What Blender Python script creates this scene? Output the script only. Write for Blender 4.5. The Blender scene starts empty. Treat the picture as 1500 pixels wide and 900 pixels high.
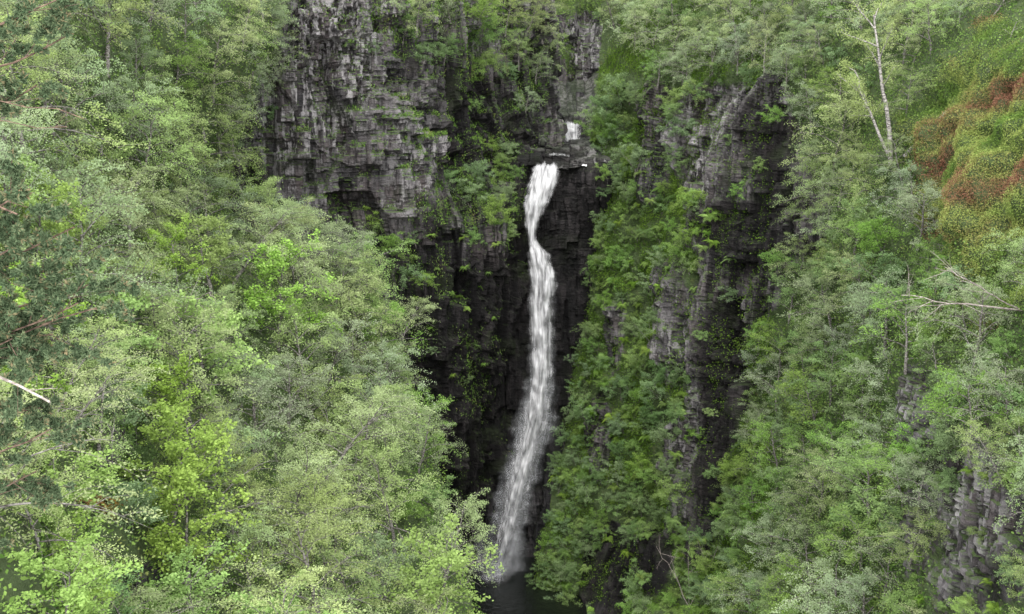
import bpy, math, random, time
import numpy as np
from mathutils import Vector, Matrix
from mathutils.bvhtree import BVHTree
from collections import defaultdict
R = math.radians
S = bpy.context.scene
COL = S.collection
random.seed(7)
PITCH = R(10.0); F = 1458.0
CP, SP = math.cos(PITCH), math.sin(PITCH)

# ------------------------------------------------------------------ projection helpers
def ray(px, py):
    a = (px-750)/F; b = (450-py)/F
    return Vector((a, CP+SP*b, -SP+CP*b))
def at(px, py, D):
    d = ray(px, py); return d*(D/d.y)
def proj(P):
    P = np.asarray(P, float)
    x, y, z = P[..., 0], P[..., 1], P[..., 2]
    f = y*CP - z*SP; u = y*SP + z*CP
    return 750+F*x/f, 450-F*u/f
# ------------------------------------------------------------------ noise
def hsh(i, j=0.0, s=0.0):
    v = np.sin(i*127.1 + j*311.7 + s*74.7)*43758.5453
    return v-np.floor(v)
def vn(x, y, s=0):
    xi, yi = np.floor(x), np.floor(y); fx, fy = x-xi, y-yi
    fx = fx*fx*(3-2*fx); fy = fy*fy*(3-2*fy)
    a = hsh(xi, yi, s); b = hsh(xi+1, yi, s); c = hsh(xi, yi+1, s); d = hsh(xi+1, yi+1, s)
    return (a*(1-fx)+b*fx)*(1-fy)+(c*(1-fx)+d*fx)*fy
def fbm(x, y, s=0, o=4):
    r = 0; a = .5
    for k in range(o):
        r = r+a*vn(x*2**k, y*2**k, s+k); a *= .5
    return r
def blocks(h, z, sx, sz, s):
    zi = z/sz+1.2*vn(h/7.0, z*0+s, s); L = np.floor(zi)
    hx = h/sx*(.6+.8*hsh(L, 3, s))+hsh(L, 1, s)*17; B = np.floor(hx)
    return hsh(B, L, s)
def columns(h, z, sx, sz, s):
    hx = h/sx+1.0*vn(z/6.0, h*0+s, s)+.8*vn(h/5, z/9, s+2); B = np.floor(hx)
    zi = z/sz*(.6+.8*hsh(B, 5, s))+hsh(B, 2, s)*9; L = np.floor(zi)
    return hsh(B, L, s)
# ------------------------------------------------------------------ meshes
def mesh_np(name, V, Q, attrs=None, smooth=False):
    V = np.ascontiguousarray(V, dtype=np.float32).reshape(-1, 3); Q = np.ascontiguousarray(Q, dtype=np.int32)
    k = Q.shape[1]
    me = bpy.data.meshes.new(name)
    me.vertices.add(len(V)); me.vertices.foreach_set('co', V.ravel())
    me.loops.add(Q.size); me.loops.foreach_set('vertex_index', Q.ravel())
    me.polygons.add(len(Q)); me.polygons.foreach_set('loop_start', np.arange(0, Q.size, k, dtype=np.int32))
    me.update(calc_edges=True)
    me.polygons.foreach_set('use_smooth', np.full(len(Q), smooth))
    for n, a in (attrs or {}).items():
        at_ = me.attributes.new(n, 'FLOAT', 'POINT')
        at_.data.foreach_set('value', np.ascontiguousarray(a, dtype=np.float32).ravel())
    return me
def link(name, me, m=None, parent=None):
    o = bpy.data.objects.new(name, me); COL.objects.link(o)
    if m is not None and me is not None and len(me.materials) == 0: me.materials.append(m)
    if parent: o.parent = parent
    return o
def tag(o, label=None, cat=None, group=None, kind=None):
    if label: o['label'] = label
    if cat: o['category'] = cat
    if group: o['group'] = group
    if kind: o['kind'] = kind
    return o
def grid_quads(nv, nu):
    i = np.arange(nv*nu).reshape(nv, nu)
    return np.stack([i[:-1, :-1], i[1:, :-1], i[1:, 1:], i[:-1, 1:]], -1).reshape(-1, 4)
def cat_rows(A, n):
    m = len(A); t = np.linspace(0, m-1-1e-6, n); i = t.astype(int); f = (t-i)[:, None, None]
    g = lambda k: A[np.clip(k, 0, m-1)]
    p0, p1, p2, p3 = g(i-1), g(i), g(i+1), g(i+2)
    return .5*((2*p1)+(-p0+p2)*f+(2*p0-5*p1+4*p2-p3)*f*f+(-p0+3*p1-3*p2+p3)*f**3)
def lin_rows(A, n):
    m = len(A); t = np.linspace(0, m-1-1e-6, n); i = t.astype(int); f = (t-i)[:, None, None]
    return A[i]*(1-f)+A[i+1]*f
def patch(ctrl, nu, nv, lin=False):
    A = np.array([[tuple(at(*c)) for c in r] for r in ctrl], float)
    A = (lin_rows if lin else cat_rows)(A, nv); A = cat_rows(A.transpose(1, 0, 2), nu).transpose(1, 0, 2)
    return A
def normals(P):
    du = np.gradient(P, axis=1); dv = np.gradient(P, axis=0)
    n = np.cross(dv, du); n /= np.linalg.norm(n, axis=-1, keepdims=True)+1e-9
    return n
# ------------------------------------------------------------------ materials
def newmat(name):
    m = bpy.data.materials.new(name); m.use_nodes = True
    nt = m.node_tree; nt.nodes.clear()
    return m, nt, nt.nodes, nt.links
def nd(nt, t, **kw):
    n = nt.nodes.new(t)
    for k, v in kw.items(): setattr(n, k, v)
    return n
def ramp(nt, fac, stops):
    n = nd(nt, 'ShaderNodeValToRGB'); cr = n.color_ramp
    while len(cr.elements) < len(stops): cr.elements.new(.5)
    for e, (p, c) in zip(cr.elements, stops): e.position = p; e.color = (*c, 1) if len(c) == 3 else c
    nt.links.new(fac, n.inputs[0]); return n.outputs[0]
def noise(nt, scale, vec=None, detail=4, rough=.6):
    n = nd(nt, 'ShaderNodeTexNoise'); n.inputs['Scale'].default_value = scale; n.inputs['Detail'].default_value = detail
    n.inputs['Roughness'].default_value = rough
    if vec is not None: nt.links.new(vec, n.inputs['Vector'])
    return n.outputs['Fac']
def attr(nt, name):
    n = nd(nt, 'ShaderNodeAttribute'); n.attribute_name = name; return n.outputs['Fac']
def math_(nt, op, a, b=None, clamp=False):
    n = nd(nt, 'ShaderNodeMath', operation=op); n.use_clamp = clamp
    for k, v in enumerate((a, b)):
        if v is None: continue
        if isinstance(v, (int, float)): n.inputs[k].default_value = v
        else: nt.links.new(v, n.inputs[k])
    return n.outputs[0]
def mix(nt, fac, a, b, bt='MIX'):
    n = nd(nt, 'ShaderNodeMix', data_type='RGBA', blend_type=bt)
    for sock, v in ((n.inputs[0], fac), (n.inputs[6], a), (n.inputs[7], b)):
        if isinstance(v, (int, float)): sock.default_value = v
        elif isinstance(v, tuple): sock.default_value = (*v, 1)
        else: nt.links.new(v, sock)
    return n.outputs[2]

def terrain_mat(name, soil=(.035, .045, .018), moss_amt=.75, warm_amt=.5):
    """rock / vegetated ground by the baked 'rock' attribute; 'blk' varies blocks, 'wet' darkens for water and painted-in gorge shade, 'lit' pale streaky stone"""
    m, nt, N, L = newmat(name)
    co = nd(nt, 'ShaderNodeTexCoord').outputs['Object']
    mp = nd(nt, 'ShaderNodeMapping'); mp.inputs['Scale'].default_value = (1, 1, .12); L.new(co, mp.inputs[0])
    mh = nd(nt, 'ShaderNodeMapping'); mh.inputs['Scale'].default_value = (.6, .6, 2.2); L.new(co, mh.inputs[0])
    n1 = noise(nt, .3, co, 5); n2 = noise(nt, 1.5, mp.outputs[0], 6); n3 = noise(nt, 2.2, mh.outputs[0], 6, .7); n4 = noise(nt, .8, co, 6, .7)
    blk = attr(nt, 'blk'); wet_shade = attr(nt, 'wet_shade')
    t = math_(nt, 'ADD', math_(nt, 'MULTIPLY', blk, .5), math_(nt, 'MULTIPLY', n3, .6))
    base = ramp(nt, t, [(.16, (.006, .0056, .0065)), (.40, (.026, .0245, .0265)), (.60, (.084, .078, .081)), (.86, (.20, .187, .192))])
    warm = ramp(nt, n1, [(.45, (.0, .0, .0)), (.62, (1, 1, 1))])
    base = mix(nt, math_(nt, 'MULTIPLY', warm, warm_amt), base, (.072, .051, .048))
    streak = ramp(nt, n2, [(.44, (1, 1, 1)), (.54, (.16, .155, .16))])
    base = mix(nt, .9, base, streak, 'MULTIPLY')
    lich = ramp(nt, math_(nt, 'ADD', math_(nt, 'MULTIPLY', n4, .45), math_(nt, 'MULTIPLY', n2, .6)), [(.525, (0, 0, 0)), (.585, (1, 1, 1))])
    pale_rock = attr(nt, 'pale_rock')
    base = mix(nt, math_(nt, 'MULTIPLY', math_(nt, 'MULTIPLY', lich, pale_rock), .8, True), base, (.28, .265, .27))
    base = mix(nt, wet_shade, base, (.13, .12, .12), 'MULTIPLY')  # multiply covers damp rock and the gorge shade painted into its colour
    ge = nd(nt, 'ShaderNodeNewGeometry'); sx = nd(nt, 'ShaderNodeSeparateXYZ'); L.new(ge.outputs['Normal'], sx.inputs[0])
    led = ramp(nt, math_(nt, 'ADD', sx.outputs[2], math_(nt, 'MULTIPLY', n4, .5)), [(.64, (0, 0, 0)), (.90, (1, 1, 1))])
    led = math_(nt, 'MULTIPLY', led, math_(nt, 'SUBTRACT', 1.0, math_(nt, 'MULTIPLY', wet_shade, .9)), True)
    moss = ramp(nt, n3, [(.3, (.022, .04, .009)), (.55, (.055, .095, .02)), (.75, (.08, .085, .03))])
    base = mix(nt, math_(nt, 'MULTIPLY', led, moss_amt), base, moss)
    n5 = noise(nt, .22, co, 6, .65)
    base = mix(nt, math_(nt, 'MULTIPLY', ramp(nt, n5, [(.54, (0, 0, 0)), (.64, (1, 1, 1))]), .5*moss_amt), base, (.025, .037, .012))
    g = ramp(nt, noise(nt, 1.3, co, 6, .7), [(.3, soil), (.55, tuple(1.7*c for c in soil)), (.75, (.08, .075, .03))])
    rk = ramp(nt, math_(nt, 'ADD', attr(nt, 'rock'), math_(nt, 'MULTIPLY', math_(nt, 'SUBTRACT', n4, .5), .5)), [(.35, (0, 0, 0)), (.55, (1, 1, 1))])
    colr = mix(nt, rk, g, base)
    b = nd(nt, 'ShaderNodeBsdfPrincipled'); L.new(colr, b.inputs['Base Color'])
    b.inputs['Roughness'].default_value = .7; b.inputs['Specular IOR Level'].default_value = .2
    bp = nd(nt, 'ShaderNodeBump'); bp.inputs['Strength'].default_value = 1.0; bp.inputs['Distance'].default_value = .45
    L.new(math_(nt, 'ADD', n3, math_(nt, 'MULTIPLY', n2, .8)), bp.inputs['Height']); L.new(bp.outputs[0], b.inputs['Normal'])
    o = nd(nt, 'ShaderNodeOutputMaterial'); L.new(b.outputs[0], o.inputs[0])
    return m
def leaf_mat(name, dark, light, tr=.42, tip=None, tp=(.6, .8)):
    m, nt, N, L = newmat(name)
    t = attr(nt, 'tint')
    st = [(0, dark), (1, light)] if tip is None else [(0, dark), (tp[0], light), (tp[1], tip)]
    c = ramp(nt, t, st)
    oi = nd(nt, 'ShaderNodeObjectInfo')
    hs = nd(nt, 'ShaderNodeHueSaturation')
    rnd = oi.outputs['Random']
    L.new(math_(nt, 'ADD', .484, math_(nt, 'MULTIPLY', rnd, .028)), hs.inputs['Hue'])
    r2 = math_(nt, 'FRACT', math_(nt, 'MULTIPLY', rnd, 7.31))
    L.new(math_(nt, 'ADD', .85, math_(nt, 'MULTIPLY', r2, .25)), hs.inputs['Saturation'])
    r3 = math_(nt, 'FRACT', math_(nt, 'MULTIPLY', rnd, 13.7))
    L.new(math_(nt, 'ADD', .84, math_(nt, 'MULTIPLY', r3, .34)), hs.inputs['Value'])
    L.new(c, hs.inputs['Color'])
    d = nd(nt, 'ShaderNodeBsdfDiffuse')
    tl = nd(nt, 'ShaderNodeBsdfTranslucent')
    L.new(hs.outputs[0], d.inputs['Color']); L.new(hs.outputs[0], tl.inputs[0])
    mx = nd(nt, 'ShaderNodeMixShader'); mx.inputs[0].default_value = tr
    L.new(d.outputs[0], mx.inputs[1]); L.new(tl.outputs[0], mx.inputs[2])
    o = nd(nt, 'ShaderNodeOutputMaterial'); L.new(mx.outputs[0], o.inputs[0])
    return m
def bark_mat(name, a, b_, sc=6):
    m, nt, N, L = newmat(name)
    co = nd(nt, 'ShaderNodeTexCoord').outputs['Object']
    mp = nd(nt, 'ShaderNodeMapping'); mp.inputs['Scale'].default_value = (1, 1, 2.5); L.new(co, mp.inputs[0])
    c = ramp(nt, noise(nt, sc, mp.outputs[0], 5, .7), [(.4, a), (.6, b_)])
    b = nd(nt, 'ShaderNodeBsdfDiffuse'); L.new(c, b.inputs['Color'])
    o = nd(nt, 'ShaderNodeOutputMaterial'); L.new(b.outputs[0], o.inputs[0])
    return m
ROCK = terrain_mat('gorge_rock', warm_amt=.4)
BEDROCK = terrain_mat('stream_rock', moss_amt=.2, warm_amt=.15)
GROUND = terrain_mat('gorge_ground', (.03, .045, .016), warm_amt=.35)
LM = {
 'birch': leaf_mat('birch_leaf', (.17, .23, .085), (.335, .425, .185), .45),
 'willow': leaf_mat('willow_leaf', (.19, .25, .125), (.315, .40, .235), .45),
 'rowan': leaf_mat('rowan_leaf', (.11, .195, .048), (.25, .38, .11), .45),
 'sycamore': leaf_mat('sycamore_leaf', (.15, .235, .05), (.305, .43, .13), .45),
 'hazel': leaf_mat('hazel_leaf', (.105, .17, .068), (.225, .325, .14)),
 'fern': leaf_mat('fern_leaf', (.07, .13, .024), (.195, .30, .068)),
 'grass': leaf_mat('grass_leaf', (.06, .12, .02), (.17, .26, .06), .25, (.19, .175, .07)),
 'under': leaf_mat('undergrowth_leaf', (.045, .085, .02), (.155, .225, .065), .3, (.15, .16, .06)),
 'heather': leaf_mat('heather_leaf', (.07, .145, .025), (.18, .24, .06), .25, (.165, .09, .048), (.38, .72)),
 'pine': leaf_mat('pine_needle', (.03, .06, .026), (.095, .135, .062), .12, (.16, .12, .055), (.85, 1.0)),
 'bracken': leaf_mat('dead_bracken', (.14, .08, .02), (.26, .165, .05), .3),
}
BARK = bark_mat('grey_bark', (.045, .04, .036), (.19, .18, .165))
WHITEBARK = bark_mat('pale_birch_bark', (.07, .065, .06), (.31, .29, .275), 4)
DEAD = bark_mat('dead_grey_wood', (.12, .10, .09), (.31, .275, .255), 5)
PINEBARK = bark_mat('pine_bark', (.05, .035, .028), (.15, .105, .08), 5)
# ------------------------------------------------------------------ plant geometry
class Tubes:
    def __init__(s): s.V = []; s.Q = []; s.n = 0
    def tube(s, pts, r0, r1, sides=5):
        P = np.asarray(pts, float); n = len(P); T = np.gradient(P, axis=0); T /= np.linalg.norm(T, axis=1, keepdims=True)+1e-9
        ref = np.array([.31, .87, .38]); A = np.cross(T, ref); A /= np.linalg.norm(A, axis=1, keepdims=True)+1e-9; B = np.cross(T, A)
        rr = (r0+(r1-r0)*np.linspace(0, 1, n)**.8)[:, None, None]; a = np.linspace(0, 2*np.pi, sides, endpoint=False)
        V = P[:, None]+rr*(np.cos(a)[None, :, None]*A[:, None]+np.sin(a)[None, :, None]*B[:, None])
        i = s.n+np.arange(n*sides).reshape(n, sides); j = np.roll(i, -1, 1)
        s.Q.append(np.stack([i[:-1], j[:-1], j[1:], i[1:]], -1).reshape(-1, 4)); s.V.append(V.reshape(-1, 3)); s.n += n*sides
    def mesh(s, name): return mesh_np(name, np.concatenate(s.V), np.concatenate(s.Q), smooth=True)
def unit(v): return v/(np.linalg.norm(v, axis=-1, keepdims=True)+1e-9)
def leaves(C, size, r, up=.7, asp=.6, axis=None, tint=None):
    n = len(C)
    nr = unit(r.normal(0, 1, (n, 3))*np.array([1, 1, .8])+np.array([0, 0, up]))
    a = r.normal(0, 1, (n, 3)) if axis is None else axis+r.normal(0, .35, (n, 3))
    a = unit(a-nr*np.sum(a*nr, 1, keepdims=True)); b = np.cross(nr, a)
    s = (size*r.uniform(.6, 1.3, n))[:, None]
    V = np.stack([C-a*s*.5, C+b*s*.5*asp+a*s*.08, C+a*s*.5, C-b*s*.5*asp+a*s*.08], 1)
    t = r.uniform(0, 1, n) if tint is None else tint
    return V.reshape(-1, 3), np.arange(4*n).reshape(n, 4), np.repeat(t, 4)
def interp(P, t):
    k = t*(len(P)-1); i = min(int(k), len(P)-2); f = k-i
    return P[i]*(1-f)+P[i+1]*f
def tree_meshes(name, seed, H, W, nl, nsub, per, leaf, spread, t0=.22, el=(.35, .9), droop=.35, r0=.12, wander=.28, asp=.62, stems=1, gap=.12, sub=.5, up=.7):
    r = np.random.default_rng(seed)
    tr, br = Tubes(), Tubes(); C = []; T = []
    for st in range(stems):
        n = 10; z = np.linspace(0, 1, n)
        lean = r.normal(0, .16, 2) if stems == 1 else r.normal(0, .45, 2)
        w = np.cumsum(r.normal(0, wander*H/26, (n, 2)), 0)
        P = np.stack([w[:, 0]+lean[0]*z*H, w[:, 1]+lean[1]*z*H, z*H*(1 if stems == 1 else r.uniform(.75, 1.05))], 1); P[:, :2] -= P[0, :2]; P[0] = (0, 0, -.35)
        rs = r0*(1 if stems == 1 else .6)
        tr.tube(P, rs, rs*.18, 7)
        for i in range(nl):
            t = t0+(1-t0)*((i+r.uniform(.1, .9))/nl)**.85; b = interp(P, min(t, .999)); az = i*2.4+r.uniform(-.7, .7)+st*1.7
            k = (t-t0)/(1-t0); prof = .5+.5*math.sin(math.pi*min(1, .2+.66*k))
            Ln = W*prof*r.uniform(.6, 1.3); e = r.uniform(*el)*(1+.35*k)
            s = np.linspace(0, 1, 7)[:, None]
            dirv = np.array([math.cos(az)*math.cos(e), math.sin(az)*math.cos(e), math.sin(e)])
            side = np.array([-math.sin(az), math.cos(az), 0])*r.normal(0, .25)
            L_ = b+dirv*s*Ln+side*Ln*s**2-np.array([0, 0, 1])*droop*Ln*s**2+np.cumsum(r.normal(0, .025*Ln, (7, 3)), 0)*s
            rl = rs*(1-.72*t)*.5
            br.tube(L_, rl, rl*.25, 5)
            tone = r.uniform(-.22, .22)
            for j in range(nsub):
                u = .22+.78*(j+r.uniform(0, 1))/nsub; p = interp(L_, min(u, .999))
                d = unit(dirv*.7+r.normal(0, .6, 3)+np.array([0, 0, .1])); Lb = sub*Ln*(1.1-.55*u)*r.uniform(.6, 1.4)
                q = np.linspace(0, 1, 4)[:, None]
                Sb = p+d*q*Lb-np.array([0, 0, 1])*(droop*.9*Lb)*q**2+r.normal(0, .03*Lb, (4, 3))*q
                br.tube(Sb, rl*.4, rl*.08, 3)
                if r.uniform() < gap: continue
                m = int(per*r.uniform(.5, 1.4)); v = r.uniform(.1, 1.1, m)[:, None]
                pts = p+d*v*Lb-np.array([0, 0, 1])*(droop*.9*Lb)*v**2+r.normal(0, 1, (m, 3))*spread*np.array([1, 1, .75])*(1.15-.5*v)
                C.append(pts); T.append(np.clip(r.uniform(.36, .64, m)+tone+r.uniform(-.12, .12), 0, 1))
    C = np.concatenate(C); T = np.concatenate(T)
    V, Q, A = leaves(C, leaf, r, up, asp, None, T)
    return tr.mesh(name+'_trunk'), br.mesh(name+'_branches'), mesh_np(name+'_crown', V, Q, {'tint': A})

class Kind: pass
KINDS = {}
def kind(key, cat, look, mats, variants, H, W, group):
    k = Kind(); k.cat = cat; k.look = look; k.mats = mats; k.var = variants; k.H = H; k.W = W; k.group = group; KINDS[key] = k
    for (a, b, c) in variants:
        a.materials.append(mats[0]); b.materials.append(mats[0]); c.materials.append(mats[1])
kind('birch_tree', 'tree', 'grey-green birch', (BARK, LM['birch']), [tree_meshes('birch', 10+i, 5.7, 3.1, 18, 8, 80, .092, .15, .10, (.25, .85), .5, gap=.2, up=.8, sub=.6) for i in range(6)], 6.2, 2.7, 'birches')
kind('willow_tree', 'tree', 'pale silvery willow', (BARK, LM['willow']), [tree_meshes('willow', 30+i, 4.5, 2.8, 16, 8, 78, .092, .15, .08, (.2, .85), .35, gap=.2, up=.8, sub=.58) for i in range(4)], 5.0, 2.5, 'willows')
kind('rowan_tree', 'tree', 'fresh green rowan', (BARK, LM['rowan']), [tree_meshes('rowan', 50+i, 4.7, 2.7, 14, 8, 64, .125, .16, .10, (.2, .8), .3, asp=.45, gap=.2, up=1.0, sub=.55) for i in range(5)], 5.1, 2.4, 'rowans')
kind('sycamore_tree', 'tree', 'yellow-green sycamore', (BARK, LM['sycamore']), [tree_meshes('sycamore', 70+i, 4.6, 2.5, 14, 8, 60, .135, .16, .10, (.2, .8), .22, asp=.8, up=1.1, gap=.2) for i in range(4)], 5.0, 2.2, 'sycamores')
kind('hazel_shrub', 'shrub', 'dull green shrub', (BARK, LM['hazel']), [tree_meshes('hazel', 90+i, 2.5, 1.5, 7, 5, 56, .115, .14, .1, (.2, .8), .28, r0=.06, stems=3, asp=.65, up=1.0, sub=.6) for i in range(4)], 2.7, 1.6, 'shrubs')
kind('rowan_shrub', 'shrub', 'bright green shrub', (BARK, LM['rowan']), [tree_meshes('rowan_bush', 110+i, 2.2, 1.4, 7, 5, 54, .12, .14, .1, (.1, .7), .35, r0=.05, stems=3, asp=.45, up=1.0, sub=.6) for i in range(3)], 2.4, 1.6, 'shrubs')
def fern_mesh(seed, mat):
    r = np.random.default_rng(seed)
    n = 15; V = []; Q = []; T = []; c = 0
    for i in range(n):
        az = i*2*math.pi/n+r.uniform(-.25, .25); Ln = r.uniform(.75, 1.15); e = r.uniform(.5, 1.1)
        h = np.array([math.cos(az), math.sin(az), 0]); sd = np.array([-math.sin(az), math.cos(az), 0]); tn = r.uniform(.1, .9)
        K = 13
        for k in range(K):
            s = (k+1)/K; p = h*Ln*s*math.cos(e)*1.15+np.array([0, 0, 1])*(Ln*math.sin(e)*s-.75*Ln*s*s)
            w = .20*Ln*math.sin(math.pi*min(1, .15+.85*s))**.8+.02; t = .05*Ln
            for sg in (-1, 1):
                tip = p+sd*sg*w+h*.06-np.array([0, 0, .05])
                V += [p-h*t*.55, tip-h*t*.1, tip+h*t*.2, p+h*t*.55]; Q.append((c, c+1, c+2, c+3)); c += 4; T += [np.clip(tn+r.uniform(-.2, .2), 0, 1)]*4
    me = mesh_np('fern_fronds', np.array(V), np.array(Q), {'tint': np.array(T)}); me.materials.append(mat); return me
FERNS = [fern_mesh(200+i, LM['fern']) for i in range(3)]
BRACK = fern_mesh(210, LM['bracken'])

# ------------------------------------------------------------------ terrain
def rockdisp(h, z, s=0, amp=1.0):
    calm = np.clip((fbm(h/6.0, z/9.0, s+30, 3)-.30)*4, .3, 1.0)
    d = 4.4*(fbm(h/6.0, z/34.0, s+1, 3)-.45)+2.8*(columns(h, z, 3.2, 13.0, s+2)-.5)+1.8*(columns(h, z, 1.3, 5.0, s+5)-.5)
    d = d+calm*(.75*(blocks(h, z, 1.7, 1.1, s+3)-.5)+.45*(blocks(h, z, .8, .5, s+4)-.5)+.9*(columns(h, z, .65, 2.0, s+6)-.5))
    lay = np.floor(z/3.8+2.2*vn(h/8, z*0, s)); d = d+.65*(hsh(lay, 9, s)-.5)*calm
    return d*amp
def neardisp(h, z, s):
    d = 1.6*(fbm(h/5, z/9, s, 3)-.45)+.9*(columns(h, z, 1.5, 3.2, s+1)-.5)+.6*(columns(h, z, .6, 1.5, s+2)-.5)+.45*(blocks(h, z, .9, .45, s+3)-.5)
    return d
def ell(px, py, L, nz, soft=.45):
    m = np.zeros_like(px)
    for (cx, cy, rx, ry) in L:
        d = np.sqrt(((px-cx)/rx)**2+((py-cy)/ry)**2)
        m = np.maximum(m, np.clip((1.25-d+(nz-.5)*1.1)/soft, 0, 1))
    return m
def build_patch(name, label, cat, ctrl, nu, nv, mat, rock=None, seed=0, amp=1.0, veg_amp=1.2, wet_shade=None, pale_rock=None, lin=False, mound=None, near=None):
    P = patch(ctrl, nu, nv, lin); Nn = normals(P)
    tx = P[:, -1].mean(0)-P[:, 0].mean(0); tx[2] = 0; tx /= np.linalg.norm(tx)
    h = P[..., 0]*tx[0]+P[..., 1]*tx[1]; z = P[..., 2]
    px, py = proj(P); nz = fbm(h/5, z/5, seed+40, 4)/.94
    rk = np.ones_like(h) if rock is None else ell(px, py, rock, nz)
    dr = rockdisp(h, z, seed, amp)
    blk = .4*blocks(h, z, 1.7, 1.1, seed+3)+.6*columns(h, z, 1.3, 5.0, seed+5)
    if near is not None:      # finer jointing on the outcrop close to the viewer
        g = np.clip((px-near)/40, 0, 1)
        dr = dr*(1-g)+g*neardisp(h, z, seed+90); blk = np.where(g > .5, .5*blocks(h, z, .9, .45, seed+93)+.5*columns(h, z, .6, 1.5, seed+92), blk)
    d = rk*dr+(1-rk)*veg_amp*(fbm(h/4, z/4, seed+60, 5)-.5)*2
    if mound is not None: d = d+ell(px, py, mound, nz)*3.6*(fbm(h/2.4, z/1.8, seed+80, 3)-.45)
    Q_ = P+Nn*d[..., None]
    w = np.zeros_like(h) if wet_shade is None else ell(px, py, wet_shade, nz, .7)
    l = np.zeros_like(h) if pale_rock is None else ell(px, py, pale_rock, nz, .7)
    me = mesh_np(name, Q_, grid_quads(nv, nu), {'rock': rk, 'blk': blk, 'wet_shade': w, 'pale_rock': l}, smooth=False)
    o = link(name, me, mat); tag(o, label, cat, None, 'structure')
    return o, Q_, rk
pxs = [150, 300, 400, 500, 580, 650, 710, 770, 816]
DL = {-200: [100, 106, 112, 114, 116, 122, 130, 138, 146], -60: [92, 98, 101, 104, 107, 114, 123, 131, 138], 40: [86, 92, 97, 101, 104.5, 110, 119, 127, 134], 130: [83, 90, 96, 100, 104, 111, 119, 124, 129],
      230: [82, 89, 95.5, 99.5, 103, 109, 115, 119, 124], 330: [81, 88, 95, 99, 102, 105.5, 108.5, 116.5, 121], 480: [80, 87, 94, 98, 101, 105, 109.5, 116, 119], 640: [79, 86, 92, 97, 100, 105, 110.5, 116, 118], 800: [78, 84, 90, 95, 99, 104, 110, 115, 117], 980: [76, 82, 88, 93, 97, 101.5, 107, 113, 116]}
ctrl = [[(x, y, d) for x, d in zip(pxs, DL[y])] for y in DL]
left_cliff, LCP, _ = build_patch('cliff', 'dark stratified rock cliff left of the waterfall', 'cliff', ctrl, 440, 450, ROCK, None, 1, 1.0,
    wet_shade=[(692, 190, 60, 110), (720, 620, 110, 270), (640, 560, 80, 230), (770, 420, 40, 300), (770, 190, 40, 120), (375, 265, 25, 30), (625, 330, 30, 30)], pale_rock=[(590, 200, 60, 110), (500, 90, 100, 160), (440, 170, 90, 120), (590, 290, 40, 40), (720, 60, 40, 40)])  # dark ellipses: damp rock, plus painted shade of the recess and slot
pxh = [640, 715, 755, 790, 825, 865, 905, 960]
DH = {238: [119, 118, 117, 117, 117, 115.5, 116, 118], 262: [119, 118, 117, 116.8, 116.6, 114, 115, 118], 330: [119, 118, 117, 116, 116.2, 116, 116, 118], 365: [119, 118, 116.5, 114.6, 116, 116.5, 116, 118], 450: [118, 117, 116, 114.4, 115.4, 116, 116, 117], 600: [117, 116, 115, 113.8, 114.6, 115, 115, 116], 740: [116, 115, 114, 113, 114, 114, 114, 115], 860: [114, 113, 112.5, 112, 112.5, 113, 113, 114], 960: [113, 112, 111, 111, 111, 112, 112, 113]}
ctrl = [[(x, y, d) for x, d in zip(pxh, DH[y])] for y in DH]
head_wall, _, _ = build_patch('cliff', 'black damp rock wall directly behind the waterfall', 'cliff', ctrl, 170, 330, BEDROCK, None, 4, .45, wet_shade=[(800, 560, 400, 560)], pale_rock=[(850, 262, 40, 25)])
ctrl = []
for (y, d, e) in [(246, 116.4, 4), (238, 116.8, 6), (235, 118.6, 14), (228, 118.9, 18), (225, 121, 26), (217, 121.4, 30), (214, 125, 40), (208, 125.4, 44), (206, 131.5, 56), (203, 132, 56), (182, 132.6, 44), (180, 136, 52), (170, 136.6, 52), (166, 141, 60), (120, 150, 60)]:
    ctrl.append([(725, y-e*1.1, d+2), (775, y-e*.6, d+1), (806, y-3, d), (820, y, d), (832, y+1, d-.2), (846, y, d), (862, y-4, d-.4), (900, y-e*.6, d+.5), (960, y-e, d+2)])
stream_bed, _, _ = build_patch('stream_bed', 'dark rock ledges of the stream above the waterfall lip', 'stream bed', ctrl, 130, 260, BEDROCK, None, 6, .30, wet_shade=[(832, 195, 45, 20), (800, 230, 60, 16)], pale_rock=[(862, 240, 45, 30)], lin=True)
ctrl = [[(px, py, d+e) for px, d in zip([690, 760, 820, 850, 880, 940, 1010], [140, 144, 149, 149, 146, 141, 136])] for py, e in [(-260, 24), (-80, 12), (20, 6), (90, 3), (150, 1), (190, 0), (240, -1)]]
gully, GUP, GUR = build_patch('cliff', 'small pinkish rock face in the gully above the upper fall', 'cliff', ctrl, 150, 200, GROUND, [(868, 85, 38, 70), (835, 165, 40, 34), (800, 130, 40, 60)], 8, .6, pale_rock=[(868, 85, 50, 80)])
c0 = {-200: 890, -60: 885, 60: 878, 150: 872, 250: 866, 370: 852, 500: 840, 650: 822, 800: 793, 960: 765, 1200: 720}
DR = {-200: [142, 137, 132, 127, 119, 111, 98, 86, 76, 64], -60: [130, 126, 122, 116, 108, 100, 87, 75, 65, 55], 60: [125, 120, 115, 107, 100, 93, 80, 68, 58, 48], 150: [122, 117, 112, 104, 97, 90, 76, 64, 54, 44],
      250: [120.5, 115, 109.5, 101.5, 94, 88, 72, 59, 49, 40], 370: [119, 113, 107, 99, 92.5, 86, 67, 55, 45, 37], 500: [117, 111, 105, 97, 91.5, 83, 63, 51, 41, 33], 650: [113, 108, 102, 95, 89, 76, 57, 46, 37.5, 30],
      800: [108, 104, 99, 92, 83, 68, 53, 43.5, 36, 29], 960: [104, 100, 95, 87, 74, 60, 49, 41, 34.5, 28], 1200: [98, 92, 84, 72, 60, 50, 42, 36, 31, 26]}
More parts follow.
